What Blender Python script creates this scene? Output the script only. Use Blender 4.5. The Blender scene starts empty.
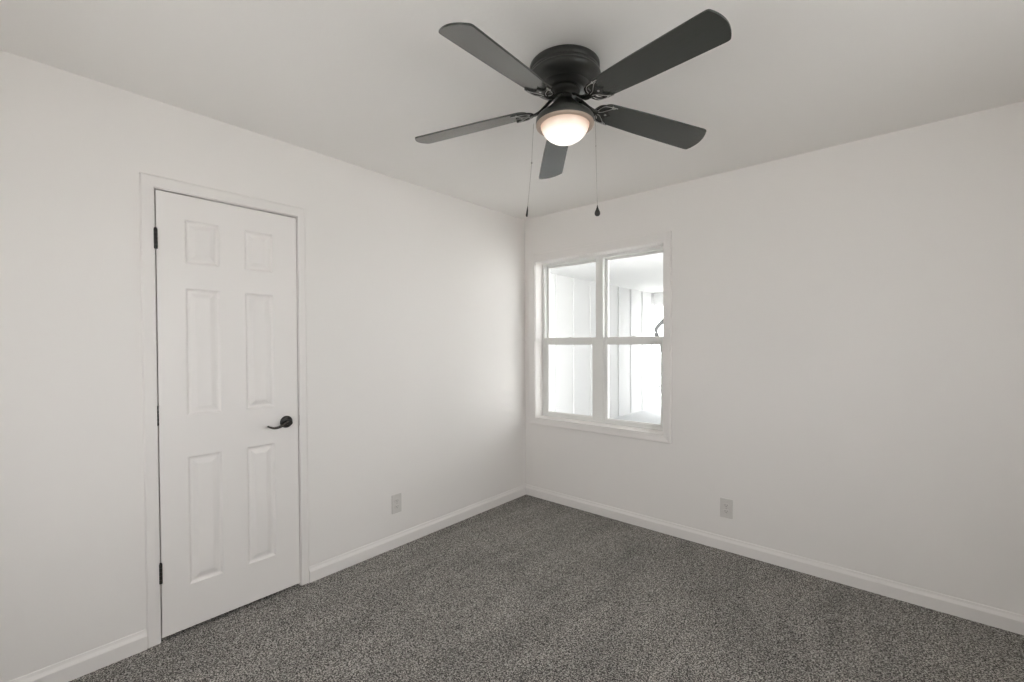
import bpy, bmesh, math, random
from mathutils import Vector, Matrix
random.seed(7)
C = bpy.context.scene.collection
PI = math.pi

# ------------------------------------------------------------------ camera
YAW, PITCH, ROLL = 0.716131701, -0.014094, -0.00429971
F = Vector((-math.sin(YAW)*math.cos(PITCH), math.cos(YAW)*math.cos(PITCH), math.sin(PITCH)))
R0 = Vector((math.cos(YAW), math.sin(YAW), 0)); U0 = R0.cross(F)
RV = R0*math.cos(ROLL)+U0*math.sin(ROLL); UV = -R0*math.sin(ROLL)+U0*math.cos(ROLL)
CAM = Vector((2.51487, -3.07095, 1.34668))
cd = bpy.data.cameras.new('camera'); cam = bpy.data.objects.new('camera', cd); C.objects.link(cam)
cd.sensor_width = 36; cd.lens = 445.2117/1024*36; cd.shift_y = 8.606/1024; cd.clip_start = .02
cam.matrix_world = Matrix(((RV.x, UV.x, -F.x, CAM.x), (RV.y, UV.y, -F.y, CAM.y), (RV.z, UV.z, -F.z, CAM.z), (0, 0, 0, 1)))
bpy.context.scene.camera = cam

# ------------------------------------------------------------------ sky and exposure
w = bpy.data.worlds.new('overcast_sky'); bpy.context.scene.world = w; w.use_nodes = True
bg = w.node_tree.nodes['Background']
bg.inputs['Color'].default_value = (.975, .99, 1.0, 1); bg.inputs['Strength'].default_value = 8.8
sl = bpy.data.lights.new('sun', 'SUN'); sl.energy = 9.5; sl.angle = math.radians(3); sl.color = (1, .97, .93)
so = bpy.data.objects.new('sun', sl); C.objects.link(so); so.rotation_euler = Vector((-.50, -.12, -.86)).to_track_quat('-Z', 'Y').to_euler()
vs = bpy.context.scene.view_settings
vs.view_transform = 'Standard'; vs.look = 'None'; vs.gamma = 1; vs.use_curve_mapping = False; vs.exposure = -0.04
bpy.context.scene.cycles.max_bounces = 16
bpy.context.scene.cycles.diffuse_bounces = 10
bpy.context.scene.cycles.transparent_max_bounces = 16

def portal(name, loc, rot, sx, sy):
    l = bpy.data.lights.new(name, 'AREA'); l.shape = 'RECTANGLE'; l.size = sx; l.size_y = sy
    l.cycles.is_portal = True
    o = bpy.data.objects.new(name, l); C.objects.link(o); o.location = loc; o.rotation_euler = rot
    return o

# ------------------------------------------------------------------ dimensions
H = 2.44                       # ceiling height
RX, RY = 3.65, -3.75           # the two walls behind the camera
WX0, WX1, WZ0, WZ1 = .112, 1.263, .69, 2.057       # window opening in the right wall
DY0, DY1, DZ1 = -2.6105, -1.9885, 2.0475           # clear door opening in the left wall
WT = .17                       # wall thickness
SIDE_FILL = (-2.45, -1.45, .98, 1.95)                # unseen opening added beside the camera for fill daylight (y0, y1, z0, z1)
REAR_FILL = (.98, 1.86, .88, 1.70)                  # second unseen opening, added behind the camera to brighten the room (x0, x1, z0, z1)
portal('side_fill_portal', (RX+WT, (SIDE_FILL[0]+SIDE_FILL[1])/2, (SIDE_FILL[2]+SIDE_FILL[3])/2), (0, PI/2, 0), SIDE_FILL[3]-SIDE_FILL[2], SIDE_FILL[1]-SIDE_FILL[0])
portal('rear_fill_portal', ((REAR_FILL[0]+REAR_FILL[1])/2, RY-WT, (REAR_FILL[2]+REAR_FILL[3])/2), (PI/2, 0, 0), REAR_FILL[1]-REAR_FILL[0], REAR_FILL[3]-REAR_FILL[2])

# ------------------------------------------------------------------ helpers
def ray(px, py):
    return F+RV*((px-512)/445.2117)-UV*((py-349.606)/445.2117)
def on_y(px, py, y): d = ray(px, py); return CAM+d*((y-CAM.y)/d.y)
def on_x(px, py, x): d = ray(px, py); return CAM+d*((x-CAM.x)/d.x)

def mat(name, col, rough=.5, metal=0, spec=.5):
    m = bpy.data.materials.new(name); m.use_nodes = True
    b = m.node_tree.nodes['Principled BSDF']
    b.inputs['Base Color'].default_value = (*col, 1); b.inputs['Roughness'].default_value = rough
    b.inputs['Metallic'].default_value = metal; b.inputs['Specular IOR Level'].default_value = spec
    return m
def nodes(m): return m.node_tree.nodes, m.node_tree.links, m.node_tree.nodes['Principled BSDF']
def bump(m, scale, strength, dist=.002, detail=3):
    N, L, b = nodes(m)
    tc = N.new('ShaderNodeTexCoord'); n = N.new('ShaderNodeTexNoise'); bp = N.new('ShaderNodeBump')
    n.inputs['Scale'].default_value = scale; n.inputs['Detail'].default_value = detail
    bp.inputs['Strength'].default_value = strength; bp.inputs['Distance'].default_value = dist
    L.new(tc.outputs['Object'], n.inputs['Vector']); L.new(n.outputs['Fac'], bp.inputs['Height']); L.new(bp.outputs['Normal'], b.inputs['Normal'])
    return m
def vary(m, scale, col_a, col_b):
    N, L, b = nodes(m)
    tc = N.new('ShaderNodeTexCoord'); n = N.new('ShaderNodeTexNoise'); r = N.new('ShaderNodeMix'); r.data_type = 'RGBA'
    n.inputs['Scale'].default_value = scale
    r.inputs['A'].default_value = (*col_a, 1); r.inputs['B'].default_value = (*col_b, 1)
    L.new(tc.outputs['Object'], n.inputs['Vector']); L.new(n.outputs['Fac'], r.inputs['Factor']); L.new(r.outputs['Result'], b.inputs['Base Color'])
    return m

M = {}
M['wall'] = bump(mat('wall_paint', (.80, .777, .755), .75, 0, .25), 90, .10, .002)
M['ceiling'] = bump(mat('ceiling_paint', (.84, .822, .80), .85, 0, .2), 70, .16, .003)
M['trim'] = bump(mat('trim_paint', (.79, .765, .745), .5, 0, .4), 40, .02)
M['door'] = bump(mat('door_paint', (.80, .775, .755), .45, 0, .4), 120, .03)
M['vinyl'] = bump(mat('window_vinyl', (.77, .77, .75), .38, 0, .45), 30, .01)
M['black'] = vary(mat('black_fan_metal', (.03, .031, .029), .3, 0, .6), 60, (.022, .024, .021), (.034, .035, .032))
M['ring'] = bump(mat('lamp_glow_ring', (.46, .36, .29), .4, .2, .6), 80, .03)  # pinkish base colour stands in for lamp glow on the fitter lip
M['edge'] = bump(mat('painted_highlight_edges', (.38, .375, .36), .3, .8, .6), 60, .05)  # pale metal stands in for bright highlights along the iron's edges
M['iron'] = vary(mat('black_cast_iron', (.03, .03, .028), .22, .35, .8), 80, (.022, .022, .02), (.045, .045, .042))
M['bronze'] = vary(mat('dark_hardware', (.02, .018, .016), .35, .3, .6), 90, (.016, .015, .014), (.03, .028, .025))
M['chain'] = bump(mat('chain_metal', (.42, .40, .37), .4, .6, .5), 200, .1)
M['lever'] = bump(mat('lever_bronze', (.06, .052, .047), .22, .4, .7), 60, .02)
M['strike'] = bump(mat('painted_strike', (.42, .38, .36), .4, .2, .5), 90, .05)
M['plate'] = bump(mat('outlet_plastic', (.62, .60, .575), .4, 0, .4), 60, .02)
M['slot'] = bump(mat('outlet_slots', (.12, .115, .11), .6), 60, .02)
M['dark'] = bump(mat('closet_interior', (.03, .028, .026), .9), 20, .1)
M['ext_wall'] = bump(mat('exterior_siding_paint', (.655, .655, .655), .6, 0, .3), 60, .05)
M['ext_ceiling'] = bump(mat('porch_ceiling_paint', (.60, .60, .595), .7, 0, .3), 60, .05)
M['ext_trim'] = bump(mat('porch_beam_paint', (.85, .85, .85), .6, 0, .3), 40, .05)
M['concrete'] = bump(vary(mat('porch_concrete', (.5, .51, .52), .8), 3, (.40, .405, .41), (.46, .465, .47)), 50, .2)
M['ground'] = bump(vary(mat('pale_gravel', (.75, .75, .74), .9), 2, (.7, .7, .69), (.82, .82, .81)), 30, .3)
M['bark'] = bump(vary(mat('grey_bark', (.04, .04, .04), .9), 12, (.022, .022, .022), (.045, .045, .045)), 40, .5, .01)
M['leaf'] = bump(vary(mat('dusty_leaves', (.045, .045, .045), .8), 6, (.025, .025, .026), (.06, .06, .061)), 20, .3)

# blade laminate: fine grain along the blade
m = mat('blade_laminate', (.04, .042, .038), .24, 0, .65); M['blade'] = m
N, L, b = nodes(m); b.inputs['Coat Weight'].default_value = .35; b.inputs['Coat Roughness'].default_value = .2
tc = N.new('ShaderNodeTexCoord'); mp = N.new('ShaderNodeMapping'); n = N.new('ShaderNodeTexNoise'); mx = N.new('ShaderNodeMix'); mx.data_type = 'RGBA'
mp.inputs['Scale'].default_value = (6, 140, 6); n.inputs['Scale'].default_value = 3; n.inputs['Detail'].default_value = 4
mx.inputs['A'].default_value = (.031, .036, .032, 1); mx.inputs['B'].default_value = (.045, .048, .043, 1)
L.new(tc.outputs['Object'], mp.inputs['Vector']); L.new(mp.outputs['Vector'], n.inputs['Vector']); L.new(n.outputs['Fac'], mx.inputs['Factor']); L.new(mx.outputs['Result'], b.inputs['Base Color'])

# carpet: short multi-tone twist pile
m = mat('grey_carpet', (.18, .17, .16), .95, 0, .1); M['carpet'] = m
N, L, b = nodes(m)
tc = N.new('ShaderNodeTexCoord')
n1 = N.new('ShaderNodeTexNoise'); n1.inputs['Scale'].default_value = 165; n1.inputs['Detail'].default_value = 2; n1.inputs['Roughness'].default_value = .75
n2 = N.new('ShaderNodeTexVoronoi'); n2.inputs['Scale'].default_value = 210
n3 = N.new('ShaderNodeTexNoise'); n3.inputs['Scale'].default_value = 2.2; n3.inputs['Detail'].default_value = 3; n3.inputs['Distortion'].default_value = .6
cr = N.new('ShaderNodeValToRGB'); e = cr.color_ramp.elements
e[0].position = .37; e[0].color = (.040, .038, .035, 1); e[1].position = .645; e[1].color = (.56, .54, .51, 1)
k = cr.color_ramp.elements.new(.5); k.color = (.170, .161, .150, 1)
mx = N.new('ShaderNodeMix'); mx.data_type = 'RGBA'; mx.blend_type = 'MULTIPLY'; mx.inputs['Factor'].default_value = 1
cr3 = N.new('ShaderNodeValToRGB'); e = cr3.color_ramp.elements
e[0].position = .34; e[0].color = (.89, .89, .89, 1); e[1].position = .66; e[1].color = (1.12, 1.11, 1.105, 1)
add = N.new('ShaderNodeMath'); add.operation = 'MULTIPLY_ADD'; add.inputs[1].default_value = .30; 
L.new(tc.outputs['Object'], n1.inputs['Vector']); L.new(tc.outputs['Object'], n2.inputs['Vector']); mp3 = N.new('ShaderNodeMapping'); mp3.inputs['Rotation'].default_value = (0, 0, .35); mp3.inputs['Scale'].default_value = (2.6, .9, 1)
L.new(tc.outputs['Object'], mp3.inputs['Vector']); L.new(mp3.outputs['Vector'], n3.inputs['Vector'])
sb = N.new('ShaderNodeMath'); sb.operation = 'SUBTRACT'; sb.inputs[1].default_value = .45
L.new(n2.outputs['Color'], sb.inputs[0]); L.new(sb.outputs[0], add.inputs[0]); L.new(n1.outputs['Fac'], add.inputs[2])
L.new(add.outputs[0], cr.inputs['Fac']); L.new(n3.outputs['Fac'], cr3.inputs['Fac'])
L.new(cr.outputs['Color'], mx.inputs['A']); L.new(cr3.outputs['Color'], mx.inputs['B']); L.new(mx.outputs['Result'], b.inputs['Base Color'])
bp = N.new('ShaderNodeBump'); bp.inputs['Strength'].default_value = .9; bp.inputs['Distance'].default_value = .006
L.new(add.outputs[0], bp.inputs['Height']); L.new(bp.outputs['Normal'], b.inputs['Normal'])

# window glass: clear thin pane with a weak reflection
m = bpy.data.materials.new('clear_glass'); m.use_nodes = True; M['glass'] = m
N, L = m.node_tree.nodes, m.node_tree.links; N.clear()
out = N.new('ShaderNodeOutputMaterial'); ms = N.new('ShaderNodeMixShader'); tr = N.new('ShaderNodeBsdfTransparent'); gl = N.new('ShaderNodeBsdfGlossy'); fr = N.new('ShaderNodeFresnel'); mu = N.new('ShaderNodeMath')
gl.inputs['Roughness'].default_value = .03; fr.inputs['IOR'].default_value = 1.45; mu.operation = 'MULTIPLY'; mu.inputs[1].default_value = .6
tr.inputs['Color'].default_value = (.985, .99, .985, 1)
L.new(fr.outputs[0], mu.inputs[0]); L.new(mu.outputs[0], ms.inputs['Fac']); L.new(tr.outputs[0], ms.inputs[1]); L.new(gl.outputs[0], ms.inputs[2]); L.new(ms.outputs[0], out.inputs['Surface'])

# lamp bowl: lit frosted glass, whitest round the bulb and warmer towards the rim
m = bpy.data.materials.new('lit_frosted_glass'); m.use_nodes = True; M['bowl'] = m
N, L = m.node_tree.nodes, m.node_tree.links; b = N['Principled BSDF']
b.inputs['Base Color'].default_value = (.3, .28, .26, 1); b.inputs['Roughness'].default_value = .3
tc = N.new('ShaderNodeTexCoord'); sx = N.new('ShaderNodeSeparateXYZ'); mr = N.new('ShaderNodeMapRange'); cr = N.new('ShaderNodeValToRGB'); st = N.new('ShaderNodeMapRange')
mr.inputs['From Min'].default_value = -.066; mr.inputs['From Max'].default_value = 0
L.new(tc.outputs['Object'], sx.inputs[0]); L.new(sx.outputs['Z'], mr.inputs['Value'])
e = cr.color_ramp.elements; e[0].position = .38; e[0].color = (1, .96, .9, 1); e[1].position = 1; e[1].color = (1, .62, .42, 1)
k = cr.color_ramp.elements.new(.75); k.color = (1, .80, .64, 1)
st.inputs['From Min'].default_value = .28; st.inputs['From Max'].default_value = .95; st.inputs['To Min'].default_value = 1.2; st.inputs['To Max'].default_value = .5
L.new(mr.outputs[0], cr.inputs[0]); L.new(mr.outputs[0], st.inputs['Value']); L.new(cr.outputs[0], b.inputs['Emission Color']); L.new(st.outputs[0], b.inputs['Emission Strength'])

# mesh building ------------------------------------------------------
def obj(name, bm, m, parent=None, smooth=False, bevel=0, auto=None, seg=2):
    me = bpy.data.meshes.new(name); bmesh.ops.recalc_face_normals(bm, faces=bm.faces[:]); bm.to_mesh(me); bm.free()
    me.materials.append(M[m] if isinstance(m, str) else m)
    o = bpy.data.objects.new(name, me); C.objects.link(o)
    if smooth:
        for p in me.polygons: p.use_smooth = True
        if auto: me.set_sharp_from_angle(angle=math.radians(auto))
    if bevel:
        bv = o.modifiers.new('bevel', 'BEVEL'); bv.width = bevel; bv.segments = seg; bv.limit_method = 'ANGLE'
    if parent: o.parent = parent
    return o
def box(bm, x0, x1, y0, y1, z0, z1):
    v = [bm.verts.new((x, y, z)) for x in (x0, x1) for y in (y0, y1) for z in (z0, z1)]
    for f in ((0, 1, 3, 2), (4, 6, 7, 5), (0, 4, 5, 1), (2, 3, 7, 6), (0, 2, 6, 4), (1, 5, 7, 3)): bm.faces.new([v[i] for i in f])
def boxes(*bs):
    bm = bmesh.new()
    for b_ in bs: box(bm, *b_)
    return bm
def prism(bm, prof, axis, a0, a1, mitre0=0, mitre1=0):
    """prof: list of (depth, height). axis 'x' runs along x (depth = -y), axis 'y' along y (depth = +x). mitre shifts an end with depth."""
    def P(d, h, a): return (a, -d, h) if axis == 'x' else (d, a, h)
    A = [bm.verts.new(P(d, h, a0+mitre0*d)) for d, h in prof]; B = [bm.verts.new(P(d, h, a1+mitre1*d)) for d, h in prof]
    n_ = len(prof)
    for i in range(n_): bm.faces.new((A[i], A[(i+1) % n_], B[(i+1) % n_], B[i]))
    bm.faces.new(A[::-1]); bm.faces.new(B)
def lathe(bm, prof, n_=64, cx=0, cy=0):
    rings = []
    for r, z in prof:
        if r < 1e-6: rings.append([bm.verts.new((cx, cy, z))])
        else: rings.append([bm.verts.new((cx+r*math.cos(2*PI*i/n_), cy+r*math.sin(2*PI*i/n_), z)) for i in range(n_)])
    for a, b_ in zip(rings, rings[1:]):
        for i in range(n_):
            j = (i+1) % n_
            if len(a) == 1: bm.faces.new((a[0], b_[i], b_[j]))
            elif len(b_) == 1: bm.faces.new((a[i], b_[0], a[j]))
            else: bm.faces.new((a[i], b_[i], b_[j], a[j]))
def tube(bm, pts, rad, n_=10, cap=True, flat=1.0, up=Vector((0, 0, 1))):
    pts = [Vector(p) for p in pts]; rad = rad if isinstance(rad, (list, tuple)) else [rad]*len(pts)
    rings = []
    for i, p in enumerate(pts):
        t = (pts[min(i+1, len(pts)-1)]-pts[max(i-1, 0)]).normalized()
        a = t.cross(up)
        if a.length < 1e-3: a = t.cross(Vector((1, 0, 0)))
        a.normalize(); b_ = a.cross(t)
        rings.append([bm.verts.new(p+a*(rad[i]*math.cos(2*PI*k_/n_))+b_*(rad[i]*flat*math.sin(2*PI*k_/n_))) for k_ in range(n_)])
    for a, b_ in zip(rings, rings[1:]):
        for k_ in range(n_): bm.faces.new((a[k_], a[(k_+1) % n_], b_[(k_+1) % n_], b_[k_]))
    if cap: bm.faces.new(rings[0][::-1]); bm.faces.new(rings[-1])
def smooth_path(pts, n_=6):
    pts = [Vector(p) for p in pts]; P = [pts[0]*2-pts[1]]+pts+[pts[-1]*2-pts[-2]]; o = []
    for i in range(1, len(P)-2):
        for k_ in range(n_):
            t = k_/n_; a, b_, c, d = P[i-1:i+3]
            o.append(.5*((2*b_)+(c-a)*t+(2*a-5*b_+4*c-d)*t*t+(3*b_-a-3*c+d)*t**3))
    return o+[pts[-1]]
def flat_shape(name, loops, thick, bev, m, parent):
    """a flat plate cut from closed 2-D loops (later loops are holes), as a mesh"""
    cu = bpy.data.curves.new(name+'_c', 'CURVE'); cu.dimensions = '2D'; cu.fill_mode = 'BOTH'
    cu.extrude = thick/2-bev; cu.bevel_depth = bev; cu.bevel_resolution = 2; cu.offset = -bev
    for lp in loops:
        s = cu.splines.new('POLY'); s.points.add(len(lp)-1); s.use_cyclic_u = True
        for q, (x, y) in zip(s.points, lp): q.co = (x, y, 0, 1)
    t = bpy.data.objects.new(name+'_c', cu); C.objects.link(t)
    dg = bpy.context.evaluated_depsgraph_get(); dg.update()
    me = bpy.data.meshes.new_from_object(t.evaluated_get(dg)); me.name = name
    bpy.data.objects.remove(t); bpy.data.curves.remove(cu)
    me.materials.clear(); me.materials.append(M[m])
    for p in me.polygons: p.use_smooth = True
    me.set_sharp_from_angle(angle=math.radians(35))
    o = bpy.data.objects.new(name, me); C.objects.link(o); o.parent = parent
    return o
def empty(name, loc=(0, 0, 0)):
    o = bpy.data.objects.new(name, None); C.objects.link(o); o.location = loc; o.empty_display_size = .1; return o
def tag(o, label=None, cat=None, group=None, kind=None):
    if label: o['label'] = label
    if cat: o['category'] = cat
    if group: o['group'] = group
    if kind: o['kind'] = kind
    return o
def struct(o, label=None, cat=None): return tag(o, label, cat, None, 'structure')

# ------------------------------------------------------------------ room shell
struct(obj('floor', boxes((-.01, RX, RY, .01, -.06, 0)), 'carpet'), 'grey speckled carpet covering the whole bedroom floor', 'floor')
struct(obj('ceiling', boxes((-WT, RX+WT, RY-WT, WT, H, H+.12)), 'ceiling'), 'plain white ceiling above the fan', 'ceiling')
# left wall, with the closet door opening
struct(obj('wall_left', boxes((-WT, 0, RY-WT, DY0-.02, -.06, H), (-WT, 0, DY1+.02, WT, -.06, H), (-WT, 0, DY0-.02, DY1+.02, DZ1+.02, H)), 'wall'), 'white painted wall on the left with the panelled door', 'wall')
# right wall, with the window opening
struct(obj('wall_right', boxes((0, WX0, 0, WT, -.06, H), (WX1, RX+WT, 0, WT, -.06, H), (WX0, WX1, 0, WT, -.06, WZ0), (WX0, WX1, 0, WT, WZ1, H)), 'wall'), 'white painted wall on the right with the double window', 'wall')
y0, y1, z0, z1 = SIDE_FILL
struct(obj('wall_side', boxes((RX, RX+WT, RY-WT, y0, -.06, H), (RX, RX+WT, y1, 0, -.06, H), (RX, RX+WT, y0, y1, -.06, z0), (RX, RX+WT, y0, y1, z1, H)), 'wall'), 'white wall out of frame to the right of the camera', 'wall')
x0, x1, z0, z1 = REAR_FILL
struct(obj('wall_rear', boxes((0, x0, RY-WT, RY, -.06, H), (x1, RX, RY-WT, RY, -.06, H), (x0, x1, RY-WT, RY, -.06, z0), (x0, x1, RY-WT, RY, z1, H)), 'wall'), 'white wall behind the camera', 'wall')

# baseboards: flat face, eased stepped top
BB = [(0, 0), (.014, 0), (.014, .059), (.013, .0615), (.0065, .0735), (.0048, .080), (.0040, .0845), (.002, .0865), (0, .0865)]
def baseboard(name, axis, a0, a1, m0=0, m1=0, label=None):
    bm = bmesh.new(); prism(bm, BB, axis, a0, a1, m0, m1)
    return struct(obj(name, bm, 'trim'), label, 'baseboard')
CW = .056                                             # casing width
baseboard('baseboard_left', 'y', DY1+.0035+.042, 0, 0, -1, 'white baseboard along the left wall between the door and the corner')
baseboard('baseboard_left.001', 'y', RY, DY0-.0517, 0, 0, 'white baseboard along the left wall nearest the camera, left of the door')
baseboard('baseboard_right', 'x', 0, RX, 1, 0, 'white baseboard along the right wall under the window')
bm = bmesh.new(); box(bm, RX-.014, RX, RY, 0-.014, 0, .0865); struct(obj('baseboard_side', bm, 'trim'), 'white baseboard out of frame to the right', 'baseboard')
bm = bmesh.new(); box(bm, .014, RX-.014, RY, RY+.014, 0, .0865); struct(obj('baseboard_rear', bm, 'trim'), 'white baseboard behind the camera', 'baseboard')

# ------------------------------------------------------------------ door frame (jamb, stops, casing) and door
def casing_ring(y0, y1, ztop, wl, wr, wt):
    """three-sided casing on the left wall with a thin stepped profile, mitred"""
    prof = [(0, 0.0), (0, .0065), (.06, .0075), (.30, .0078), (.72, .0095), (.88, .0095), (1, .005), (1, 0)]   # fraction across, thickness
    bm = bmesh.new()
    def loop(fr, th):
        a, b_, t = y0-wl*fr, y1+wr*fr, ztop+wt*fr
        return [bm.verts.new(p) for p in ((th, a, 0), (th, a, t), (th, b_, t), (th, b_, 0))]
    Ls = [loop(*q) for q in prof]
    for A, B in zip(Ls, Ls[1:]+Ls[:1]):
        for i in range(3): bm.faces.new((A[i], A[i+1], B[i+1], B[i]))
    for e_ in (0, 3): bm.faces.new([l_[e_] for l_ in Ls])
    return bm
tr1 = struct(obj('trim_1', casing_ring(DY0-.0035, DY1+.0035, DZ1+.0035, CW-.008, .042, .052), 'trim'), 'white casing around the panelled door', 'door trim')
obj('jamb', boxes((-WT, .0005, DY0-.02, DY0, -.01, DZ1+.02), (-WT, .0005, DY1, DY1+.02, -.01, DZ1+.02), (-WT, .0005, DY0, DY1, DZ1, DZ1+.02)), 'trim', tr1)
obj('door_stop', boxes((-.075, -.0375, DY0, DY0+.012, 0, DZ1), (-.075, -.0375, DY1-.012, DY1, 0, DZ1), (-.075, -.0375, DY0+.012, DY1-.012, DZ1-.012, DZ1)), 'trim', tr1)
o = obj('strike_plate', boxes((-.012, .0016, DY1+.0002, DY1+.014, .893, .957)), 'strike', tr1, bevel=.004); o['label'] = 'small dull strike plate on the jamb'
struct(obj('wall_closet', boxes((-WT-.35, -WT-.33, DY0-.1, DY1+.1, -.06, 2.2), (-WT-.35, -WT, DY0-.12, DY0-.1, -.06, 2.2), (-WT-.35, -WT, DY1+.1, DY1+.12, -.06, 2.2), (-WT-.35, -WT, DY0-.1, DY1+.1, 2.18, 2.2), (-WT-.35, -WT, DY0-.1, DY1+.1, -.08, -.06)), 'dark'), 'dark closet space behind the door', 'wall')
struct(obj('floor_closet', boxes((-WT, -.01, DY0, DY1, -.06, -.002)), 'carpet'), 'carpet under the door', 'floor')

def door_slab():
    bm = bmesh.new()
    Y0, Y1, Z0, Z1, XF, XB = DY0+.0042, DY1-.0042, .017, DZ1-.0070, .002, -.033
    ys = [Y0, -2.502, -2.360, -2.252, -2.114, Y1]; zs = [Z0, .217, .822, 1.013, 1.611, 1.725, 1.930, Z1]
    V = {(i, j): bm.verts.new((XF, y, z)) for i, y in enumerate(ys) for j, z in enumerate(zs)}
    rings = [(.003, -.001), (.008, -.006), (.012, -.0085), (.019, -.0090), (.022, -.0085), (.040, -.0022), (.043, -.0015)]
    for i in range(5):
        for j in range(7):
            q = [V[i, j], V[i+1, j], V[i+1, j+1], V[i, j+1]]
            if i in (1, 3) and j in (1, 3, 5):
                a, b_, c, d = ys[i], ys[i+1], zs[j], zs[j+1]
                for ins, dep in rings:
                    nq = [bm.verts.new((XF+dep, y, z)) for y, z in ((a+ins, c+ins), (b_-ins, c+ins), (b_-ins, d-ins), (a+ins, d-ins))]
                    for k_ in range(4): bm.faces.new((q[k_], q[(k_+1) % 4], nq[(k_+1) % 4], nq[k_]))
                    q = nq
            bm.faces.new(q)
    rim = [V[i, 0] for i in range(6)]+[V[5, j] for j in range(1, 8)]+[V[i, 7] for i in range(4, -1, -1)]+[V[0, j] for j in range(6, 0, -1)]
    back = [bm.verts.new((XB, v.co.y, v.co.z)) for v in rim]
    for k_ in range(len(rim)): bm.faces.new((rim[k_], back[k_], back[(k_+1) % len(rim)], rim[(k_+1) % len(rim)]))
    bm.faces.new(back)
    return bm
door = struct(obj('door_1', door_slab(), 'door'), 'white six-panel door with a black lever handle', 'door')
for zc, r_ in ((1.822, .0075), (1.027, .0032), (.312, .0065)):
    bm = bmesh.new(); xc = .0055 if r_ > .004 else .0005
    yc = DY0+.0012
    for k_ in range(5):
        a = zc-.045+k_*.018
        lathe(bm, [(0, a+.0004), (r_*.9, a+.0004), (r_, a+.0012), (r_, a+.0168), (r_*.9, a+.0176), (0, a+.0176)], 16, xc, yc)
    if r_ > .004:
        lathe(bm, [(0, zc+.045), (r_*.75, zc+.045), (r_*.85, zc+.0475), (r_*.4, zc+.0505), (0, zc+.051)], 16, xc, yc)
    box(bm, -.02, .001, yc-.0012, yc+.0012, zc-.045, zc+.045)
    obj('hinge', bm, 'bronze', door, True, auto=35)
# lever handle
hy, hz = -2.056, .926
bm = bmesh.new(); lathe(bm, [(0, 0), (.0325, 0), (.0325, .005), (.030, .0085), (.026, .0105), (.018, .012), (.0135, .014), (.0125, .034), (.0135, .036), (.0135, .052), (.012, .054), (0, .054)], 40)
h = obj('door_handle', bm, 'bronze', door, True, auto=40); h.rotation_euler = (0, PI/2, 0); h.location = (0, hy, hz); h['label'] = 'black lever handle on a round rose'
inv = Matrix.LocRotScale(Vector((0, hy, hz)), Matrix.Rotation(PI/2, 3, 'Y').to_quaternion(), None).inverted()
pp = smooth_path([inv @ Vector(p) for p in ((.046, hy+.010, hz+.003), (.047, hy-.008, hz+.002), (.050, hy-.030, hz-.006), (.051, hy-.055, hz-.016), (.050, hy-.080, hz-.018), (.049, hy-.100, hz-.011), (.048, hy-.112, hz-.004))], 6)
bm = bmesh.new(); n_ = len(pp); tube(bm, pp, [.0105*(1-.62*(i/(n_-1)))*(0.6 if i == 0 else 1) for i in range(n_)], 14, True, .72)
obj('lever', bm, 'lever', h, True, auto=60)

# ------------------------------------------------------------------ window
def casing_window():
    prof = [(0, 0.0), (0, .010), (.06, .012), (.25, .0125), (.75, .016), (.92, .016), (1, .012), (1, 0)]
    bm = bmesh.new(); iL, iR, iB, iT = WX0+.002, WX1-.002, WZ0, WZ1-.002; wl, wr, wb, wt = .074, .057, .050, .066
    def loop(fr, th):
        return [bm.verts.new((x, -th, z)) for x, z in ((iL-wl*fr, iB-wb*fr), (iL-wl*fr, iT+wt*fr), (iR+wr*fr, iT+wt*fr), (iR+wr*fr, iB-wb*fr))]
    Ls = [loop(*q) for q in prof]
    for A, B in zip(Ls, Ls[1:]+Ls[:1]):
        for i in range(4): bm.faces.new((A[i], A[(i+1) % 4], B[(i+1) % 4], B[i]))
    return bm
struct(obj('trim_2', casing_window(), 'trim'), 'white casing around the double window', 'window trim')
win = struct(empty('window_1', (WX0, .1, WZ0)), 'white double-hung window pair looking onto a covered porch', 'window')
PW = Matrix.Translation(Vector((-WX0, -.1, -WZ0)))
def wobj(name, bm, m, parent=None, bevel=0, smooth=False, auto=None):
    bmesh.ops.transform(bm, matrix=PW, verts=bm.verts[:])
    return obj(name, bm, m, parent or win, smooth, bevel, auto)
# jamb lining inside the wall
wobj('jamb', boxes((WX0, WX0+.006, 0, .098, WZ0, WZ1), (WX1-.006, WX1, 0, .098, WZ0, WZ1), (WX0+.006, WX1-.006, 0, .098, WZ1-.006, WZ1), ), 'trim')
wobj('window_sill', boxes((WX0+.006, WX1-.006, -.0165, .098, WZ0+.001, WZ0+.010)), 'trim', bevel=.002)
MX = (WX0+WX1)/2+.0035
fx0, fx1, fz0, fz1 = WX0, WX1, WZ0, WZ1
FW = .030
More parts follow.
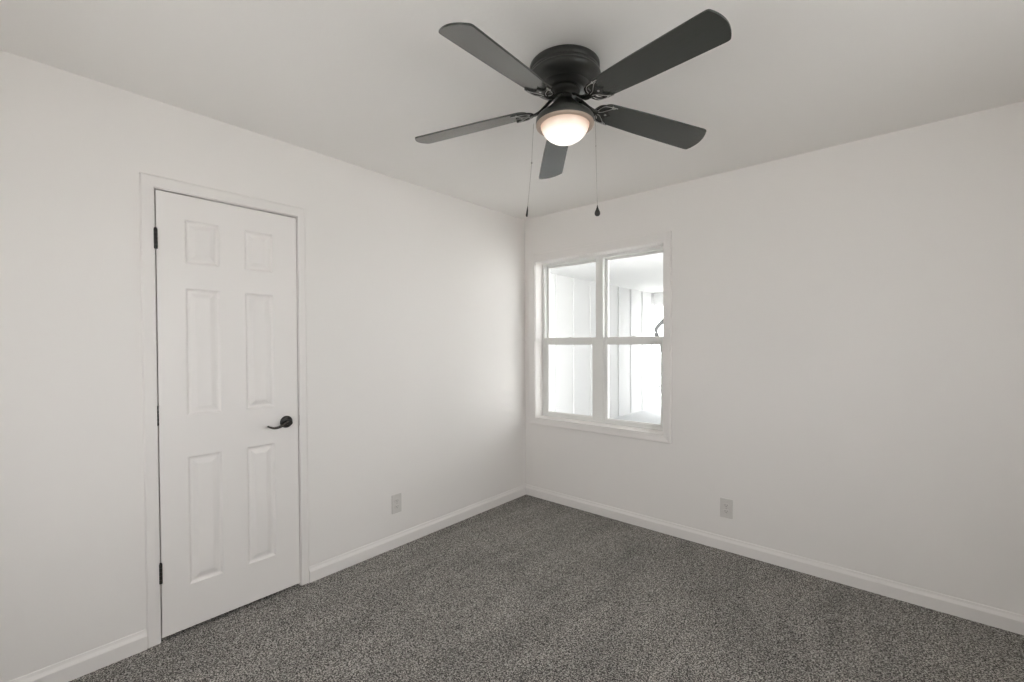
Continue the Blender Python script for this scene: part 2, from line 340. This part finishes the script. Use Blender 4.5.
# vinyl frame with centre mullion and stepped tracks
bmf = boxes((fx0, fx0+FW, .098, WT, fz0, fz1), (fx1-FW, fx1, .098, WT, fz0, fz1), (fx0+FW, fx1-FW, .098, WT, fz1-.028, fz1), (fx0+FW, fx1-FW, .098, WT, fz0, fz0+.022),
            (MX-.033, MX+.033, .098, WT, fz0+.022, fz1-.028))
wobj('window_frame', bmf, 'vinyl', bevel=.002)
def sash(name, xa, xb, za, zb, yf, yb, st, rb, rt, label):
    """stiles st wide, bottom rail rb, top rail rt; glass is its child"""
    gx0, gx1, gz0, gz1 = xa+st, xb-st, za+rb, zb-rt
    bm = boxes((xa, gx0, yf, yb, za, zb), (gx1, xb, yf, yb, za, zb), (gx0, gx1, yf, yb, za, gz0), (gx0, gx1, yf, yb, gz1, zb))
    # glazing bead, a small step in front of the glass
    g = .006
    for b_ in ((gx0, gx0+g, yf+.006, yb-.004, gz0, gz1), (gx1-g, gx1, yf+.006, yb-.004, gz0, gz1), (gx0+g, gx1-g, yf+.006, yb-.004, gz0, gz0+g), (gx0+g, gx1-g, yf+.006, yb-.004, gz1-g, gz1)): box(bm, *b_)
    s = wobj(name, bm, 'vinyl', bevel=.0025); s['label'] = label
    wobj('glass_pane', boxes((gx0+.002, gx1-.002, (yf+yb)/2-.002, (yf+yb)/2+.002, gz0+.002, gz1-.002)), 'glass', s)
    return s
ZM = 1.366
for k_, (xa, xb, side) in enumerate(((fx0+FW, MX-.033, 'left'), (MX+.033, fx1-FW, 'right'))):
    lo = sash('lower_sash', xa, xb, fz0+.022, ZM+.027, .1005, .128, .032, .026, .054, 'lower %s sash, set nearer the room' % side)
    up = sash('upper_sash', xa, xb, ZM-.020, fz1-.028, .132, .160, .016 if side == 'right' else .016, .030, .014, 'upper %s sash, set nearer the porch' % side)
    xm = (xa+xb)/2
    bm = boxes((xm-.02, xm+.02, .1045, .122, ZM+.027, ZM+.029)); lathe(bm, [(0, ZM+.029), (.009, ZM+.029), (.009, ZM+.033), (.007, ZM+.034), (0, ZM+.034)], 20, xm, .113)
    box(bm, xm-.004, xm+.018, .109, .114, ZM+.031, ZM+.035)
    wobj('sash_lock', bm, 'vinyl', lo, bevel=.001)

# ------------------------------------------------------------------ wall outlets
def outlet(loc, rz, label):
    t = empty('wall_outlet', loc); t.rotation_euler = (0, 0, rz); tag(t, label, 'outlet', 'duplex outlets low on the walls')
    bm = boxes((-.038, .038, -.006, 0, -.062, .062)); obj('cover_plate', bm, 'plate', t, bevel=.004, seg=3)
    for s in (1, -1):
        bm = bmesh.new(); n_ = 28
        ol = []
        for i in range(n_):
            a = 2*PI*i/n_; ol.append((.0175*math.cos(a), max(-.0125, min(.0125, .0175*math.sin(a)))))
        A = [bm.verts.new((x, -.0055, z+s*.0195)) for x, z in ol]; B = [bm.verts.new((x*.96, -.0085, z*.96+s*.0195)) for x, z in ol]
        for i in range(n_): bm.faces.new((A[i], A[(i+1) % n_], B[(i+1) % n_], B[i]))
        bm.faces.new(B); bm.faces.new(A[::-1])
        f = obj('receptacle', bm, 'plate', t)
        z = s*.0195
        bm = boxes((-.0080, -.0055, -.0089, -.0080, z-.002, z+.0065), (.0055, .0080, -.0089, -.0080, z-.001, z+.0055)); 
        tube(bm, [(0, -.0080, z-.0075), (0, -.0089, z-.0075)], .0026, 12)
        obj('slots', bm, 'slot', f)
    bm = bmesh.new(); tube(bm, [(0, -.0055, 0), (0, -.0072, 0)], .0032, 14); obj('screw', bm, 'strike', t)
    return t
outlet((0, -1.358, .287), PI/2, 'pale wall outlet on the left wall between the door and the corner')
outlet((1.677, 0, .2745), 0, 'pale wall outlet on the right wall, right of the window')

# ------------------------------------------------------------------ ceiling fan
FX, FY = 1.5139, -1.5972
fan = tag(empty('ceiling_fan', (FX, FY, H)), 'black five-blade hugger ceiling fan with a lit bowl light and two pull chains', 'ceiling fan')
Z = lambda z: z-H
bm = bmesh.new()
lathe(bm, [(0, Z(2.4395)), (.132, Z(2.4395)), (.1345, Z(2.437)), (.1345, Z(2.418)), (.132, Z(2.4155)), (.132, Z(2.4125)), (.1345, Z(2.409)), (.1345, Z(2.404)), (.1330, Z(2.4015)), (.138, Z(2.397)), (.1400, Z(2.391)), (.1390, Z(2.386)), (.135, Z(2.379)), (.128, Z(2.371)), (.115, Z(2.364)), (.101, Z(2.360)), (.098, Z(2.357)),
           (.090, Z(2.357)), (.084, Z(2.352)), (.080, Z(2.350)), (.078, Z(2.344)), (.074, Z(2.341)), (0, Z(2.341))], 96)
mh = obj('motor_housing', bm, 'black', fan, True, auto=45); mh.location = (-.0060, .0069, 0); mh.scale = (1.02, 1.02, 1)
bm = bmesh.new()
lathe(bm, [(0, Z(2.342)), (.058, Z(2.342)), (.060, Z(2.339)), (.060, Z(2.330)), (.056, Z(2.325)), (.045, Z(2.322)), (0, Z(2.322))], 64)
obj('flywheel', bm, 'black', fan, True, auto=40)
bm = bmesh.new()
lathe(bm, [(0, Z(2.323)), (.027, Z(2.323)), (.028, Z(2.319)), (.028, Z(2.300)), (.024, Z(2.298)), (0, Z(2.298))], 48)
obj('switch_housing', bm, 'black', fan, True, auto=40)
# bell-shaped light fitter with a rolled rim
bm = bmesh.new()
lathe(bm, [(0, Z(2.304)), (.032, Z(2.304)), (.036, Z(2.301)), (.044, Z(2.292)), (.060, Z(2.276)), (.080, Z(2.258)), (.097, Z(2.245)), (.108, Z(2.236)), (.113, Z(2.229)), (.1145, Z(2.221)), (.1145, Z(2.212)), (.113, Z(2.206)), (.110, Z(2.206)), (.090, Z(2.210)), (0, Z(2.212))], 80)
fit = obj('light_fitter', bm, 'black', fan, True, auto=40)
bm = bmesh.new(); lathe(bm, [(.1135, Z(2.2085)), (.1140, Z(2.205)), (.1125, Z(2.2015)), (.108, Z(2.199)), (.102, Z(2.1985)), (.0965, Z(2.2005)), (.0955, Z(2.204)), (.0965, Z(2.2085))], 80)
tr_ = obj('trim_ring', bm, 'ring', fan, True, auto=50); tr_['label'] = 'metal ring around the lit bowl, its glow put into the colour'
bm = bmesh.new(); lathe(bm, [(.0945, 0.006), (.0955, .002), (.0945, -.004), (.090, -.016), (.081, -.031), (.067, -.045), (.050, -.056), (.032, -.063), (.015, -.0665), (0, -.067)], 72)
bowl = obj('light_bowl', bm, 'bowl', fan, True); bowl.location = (0, 0, Z(2.203)); bowl['label'] = 'glowing frosted glass bowl'

# blade in its own frame: x = outwards from the hub, y = tangential, z = up
BR0, BR1 = .150, .648
def blade_outline():
    o_ = []; w0, w1, wt = .053, .0650, .0625
    # lower edge root -> tip
    for i in range(9): a = PI/2+PI/2*i/8; o_.append((BR0+.042+.042*math.cos(a), None, a))
    pts = [(BR0, 0)]
    for i in range(1, 9):
        a = PI+PI/2*i/8*1.0; pts.append((BR0+.040+.040*math.cos(a), w0*.96*math.sin(a)))
    pts += [(BR0+.08, -w0*1.0), (.35, -(w0+(w1-w0)*.5)), (.50, -(w0+(w1-w0)*.8)), (.618, -w1), (.628, -w1*.99), (.634, -w1*.96), (.637, -w1*.91)]
    for i in range(1, 12):
        y = -w1*.91+2*w1*.91*i/12; pts.append((.637+.018*(1-(y/(w1*.91))**2), y))
    neg = [(x, -y) for x, y in pts[::-1] if abs(y) > 1e-6 and y < 0 and x <= .6375][:]
    pts = [p for p in pts if not (p[1] >= 0 and p[0] < .3 and p != (BR0, 0))]
    return pts+neg
BO = blade_outline()
def arc(pts, n_=6):
    P = smooth_path([Vector((x, y, 0)) for x, y in pts], n_); return [(p.x, p.y) for p in P]
# decorative iron: crescent that wraps the blade root, with two teardrop openings and a centre point
half = arc([(.128, .012), (.134, .026), (.146, .040), (.168, .0475), (.190, .0485), (.214, .0480)], 6)+arc([(.214, .0480), (.203, .0415), (.196, .033), (.186, .022), (.188, .013), (.204, .0)], 6)[1:]
IO = half+[(x, -y) for x, y in half[::-1] if y > 1e-5]
hole = arc([(.150, .012), (.152, .025), (.164, .036), (.182, .040), (.176, .029), (.166, .018), (.150, .012)], 5)[:-1]
hole2 = [(x, -y) for x, y in hole[::-1]]
tilt = math.atan(.2417)
SAG = [(4.65, -.0082), (3.9, 0), (5.7, 0), (3.3, .0082), (4.35, 0)]      # slight differences from blade to blade: droop in degrees, tip height
def add_blade(ang, first, sag):
    b_ = flat_shape('blade', [BO], .0065, .0015, 'blade', fan) if first is None else first.copy()
    if first is not None: C.objects.link(b_); b_.parent = fan
    # radial axis droops, tangential axis pitched
    dr = math.radians(sag[0]); zr = 2.2365+sag[1]+.627*math.sin(dr)
    b_.matrix_local = Matrix.Translation(Vector((0, 0, Z(zr)))) @ Matrix.Rotation(ang, 4, 'Z') @ Matrix.Rotation(dr, 4, 'Y') @ Matrix.Rotation(-tilt, 4, 'X')
    return b_
PH = math.radians(275.26)
b0 = None; i0 = None; n0 = None
for k_ in range(5):
    a = PH+k_*2*PI/5
    b_ = add_blade(a, b0, SAG[k_])
    if b0 is None:
        b0 = b_
        i0 = flat_shape('blade_iron', [IO, hole, hole2], .006, .0022, 'iron', b_); i0.location = (0, 0, -.0062)
        # raised veins and screw heads on the iron
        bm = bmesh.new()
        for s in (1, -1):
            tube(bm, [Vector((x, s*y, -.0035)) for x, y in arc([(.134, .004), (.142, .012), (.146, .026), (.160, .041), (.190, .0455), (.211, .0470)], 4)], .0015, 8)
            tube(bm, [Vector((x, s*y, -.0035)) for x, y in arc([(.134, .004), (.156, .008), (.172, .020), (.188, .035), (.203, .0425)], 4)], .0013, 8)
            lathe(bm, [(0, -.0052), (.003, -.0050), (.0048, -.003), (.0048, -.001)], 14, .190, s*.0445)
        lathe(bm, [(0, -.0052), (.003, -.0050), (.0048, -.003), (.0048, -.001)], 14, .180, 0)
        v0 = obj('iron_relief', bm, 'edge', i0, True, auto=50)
        # neck from the flywheel down to the crescent
        bm = bmesh.new(); q = [(.042, .040, .0), (.060, .030, 0), (.080, .016, 0), (.100, .004, 0), (.120, -.002, 0), (.145, -.004, 0)]
        P = smooth_path([Vector((x, 0, z)) for x, z, _ in q], 5)
        tube(bm, P, [.013+.004*math.sin(PI*i/(len(P)-1)) for i in range(len(P))], 12, True, .32, Vector((0, 0, 1)))
        n0 = obj('iron_neck', bm, 'iron', i0, True, auto=50)
    else:
        i_ = i0.copy(); C.objects.link(i_); i_.parent = b_
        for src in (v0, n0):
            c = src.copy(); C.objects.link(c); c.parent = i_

# pull chains: fine ball chain with a pendant
depth = (Vector((FX, FY, 2.2))-CAM).dot(F)
def at_depth(px, py, d): r_ = ray(px, py); return CAM+r_*d - Vector((FX, FY, H))
def chain(pts, pend, label):
    P = [at_depth(x, y, depth) for x, y in pts]
    bm = bmesh.new()
    L_ = []
    for a, b_ in zip(P, P[1:]):
        n_ = max(1, int((b_-a).length/.0046))
        L_ += [a.lerp(b_, i/n_) for i in range(n_)]
    for p in L_: bmesh.ops.create_icosphere(bm, subdivisions=1, radius=.0013, matrix=Matrix.Translation(p))
    tube(bm, P, .0006, 6)
    c = obj('pull_chain', bm, 'chain', fan, True); c['label'] = label
    return c, P
c, P = chain([(533.6, 124), (532.4, 145), (531.7, 163), (529.6, 186), (527.6, 207)], 0, 'left pull chain with a slim pendant')
bm = bmesh.new(); bmesh.ops.create_icosphere(bm, subdivisions=2, radius=.0036, matrix=Matrix.Translation(P[2])); obj('chain_connector', bm, 'chain', c, True)
a, d = P[-1], (P[-1]-P[-2]).normalized()
bm = bmesh.new(); tube(bm, [a-d*.002, a+d*.006, a+d*.018, a+d*.030, a+d*.037, a+d*.039], [.0012, .0022, .0034, .0042, .0038, .0015], 14); obj('pendant', bm, 'bronze', c, True)
c, P = chain([(595.4, 121), (595.8, 146), (596.4, 172), (597.4, 206)], 0, 'right pull chain with a teardrop pendant')
bm = bmesh.new(); bmesh.ops.create_icosphere(bm, subdivisions=2, radius=.0024, matrix=Matrix.Translation(P[1])); obj('chain_connector', bm, 'chain', c, True)
a = P[-1]
bm = bmesh.new(); lathe(bm, [(0, a.z+.004), (.0018, a.z+.002), (.003, a.z-.005), (.0062, a.z-.014), (.0098, a.z-.022), (.0112, a.z-.029), (.0100, a.z-.035), (.006, a.z-.039), (0, a.z-.0405)], 28, a.x, a.y); obj('pendant', bm, 'bronze', c, True)

struct(obj('sun_overhang', boxes((RX+WT, RX+WT+.95, RY-WT, WT, H, H+.1)), 'ext_ceiling'), 'unseen overhang added to keep the sun out of the side opening', 'sun blocker')  # out of view, added to block direct sun

# ------------------------------------------------------------------ covered porch seen through the window
PX, PF, PC, PY1, PX1 = -1.5, -.06, 2.41, 6.2, 2.3        # porch wall x, floor z, ceiling z, far end y, open side x
bm = boxes((PX-.12, PX, WT, PY1, PF, PC))
for y in [2.065+.5125*i-1.54 for i in range(12)]:
    if WT+.05 < y < PY1-.06: box(bm, PX, PX+.014, y-.02, y+.02, PF+.02, PC)
box(bm, PX, PX+.012, PY1-.09, PY1, PF+.02, PC); 
struct(obj('wall_porch', bm, 'ext_wall'), 'white board-and-batten porch wall outside the window', 'wall')
struct(obj('ceiling_porch', boxes((PX-.12, PX1, WT, PY1+.25, PC, PC+.1)), 'ext_ceiling'), 'white porch ceiling outside the window', 'ceiling')
struct(obj('trim_3', boxes((PX-.12, PX1+.3, PY1, PY1+.2, 2.13, PC), ), 'ext_trim', bevel=.006), 'white beam across the far end of the porch', 'beam')
struct(obj('wall_light_block', boxes((1.1, 1.22, 2.3, PY1, PF, PC), (-.5, 1.22, PY1, PY1+.12, PF, 2.13)), 'ext_wall'), 'unseen white wall added to keep light off the porch wall', 'wall')  # out-of-view wall and end return, added to cut daylight on the porch
struct(obj('floor_porch', boxes((PX-.12, PX1+.3, WT, PY1+.3, PF-.1, PF)), 'concrete'), 'pale concrete porch slab outside the window', 'floor')
struct(obj('ground', boxes((-40, 40, -40, 60, PF-.3, PF-.1)), 'ground'), 'pale ground beyond the porch', 'ground')

# bare tree with a drooping limb, and two shrubs, beyond the porch: glimpsed at the right edge of the window
TY = 8.6
d_ = (on_y(680, 350, TY)-CAM).dot(F); pxm = d_/445.2117
def on_ground(px, py): r_ = ray(px, py); return CAM+r_*((PF-.1-CAM.z)/r_.z)
tb = on_y(686, 404, TY); tb.z = PF-.11
P = smooth_path([tb-tb]+[on_y(x, y, TY)-tb for x, y in ((686.5, 385), (685, 352), (686, 325), (683, 300), (686, 280))], 5)
bm = bmesh.new(); tube(bm, P, [pxm*(4.2-2.2*i/(len(P)-1)) for i in range(len(P))], 12)
tree = tag(obj('tree', bm, 'bark', None, True), 'grey bare tree with a drooping bent limb beyond the far end of the porch', 'tree'); tree.location = tb
for pts, r_ in ((((684, 303), (674, 308), (665.5, 318.5), (659, 325), (656.3, 329), (656, 334), (657, 341)), 2.6), (((656.3, 331), (660, 340), (660.8, 352)), .9), (((686, 283), (692, 272), (704, 264)), 1.4), (((685, 325), (694, 316), (706, 312)), 1.4)):
    P = smooth_path([on_y(*q, TY)-tb for q in pts], 5); bm = bmesh.new(); tube(bm, P, [pxm*r_*(1-.35*i/len(P)) for i in range(len(P))], 10)
    obj('limb', bm, 'bark', tree, True)
def shrub(px, py, r_, hgt, n_, label):
    b_ = on_ground(px, py)
    t = tag(empty('shrub', b_), label, 'shrub', 'shrubs beyond the porch'); st_ = bmesh.new(); lf = bmesh.new()
    for k__ in range(9):
        a = random.random()*2*PI; e_ = Vector((math.cos(a)*r_*.7, math.sin(a)*r_*.7, hgt*random.uniform(.6, 1)))
        tube(st_, [(0, 0, 0), (e_.x*.35, e_.y*.35, e_.z*.5), tuple(e_)], [.012, .008, .004], 6)
    for k__ in range(n_):
        a = random.random()*2*PI; q = random.random()**.5*r_; z = hgt*random.uniform(.25, 1.05)
        c_ = Vector((math.cos(a)*q, math.sin(a)*q, z)); d1 = Vector((random.gauss(0, 1), random.gauss(0, 1), random.gauss(0, 1))).normalized(); d2 = d1.cross(Vector((.3, .5, .8))).normalized(); s = random.uniform(.02, .045)
        v = [lf.verts.new(c_+d1*s), lf.verts.new(c_+d2*s*.5), lf.verts.new(c_-d1*s), lf.verts.new(c_-d2*s*.5)]; lf.faces.new(v)
    obj('stems', st_, 'bark', t, True); obj('foliage', lf, 'leaf', t)
shrub(662.5, 397.5, .17, .50, 150, 'low dense grey shrub on the pale ground beyond the porch')
shrub(663.5, 399, .13, 1.15, 60, 'taller sparse grey shrub rising behind the low dense shrub')
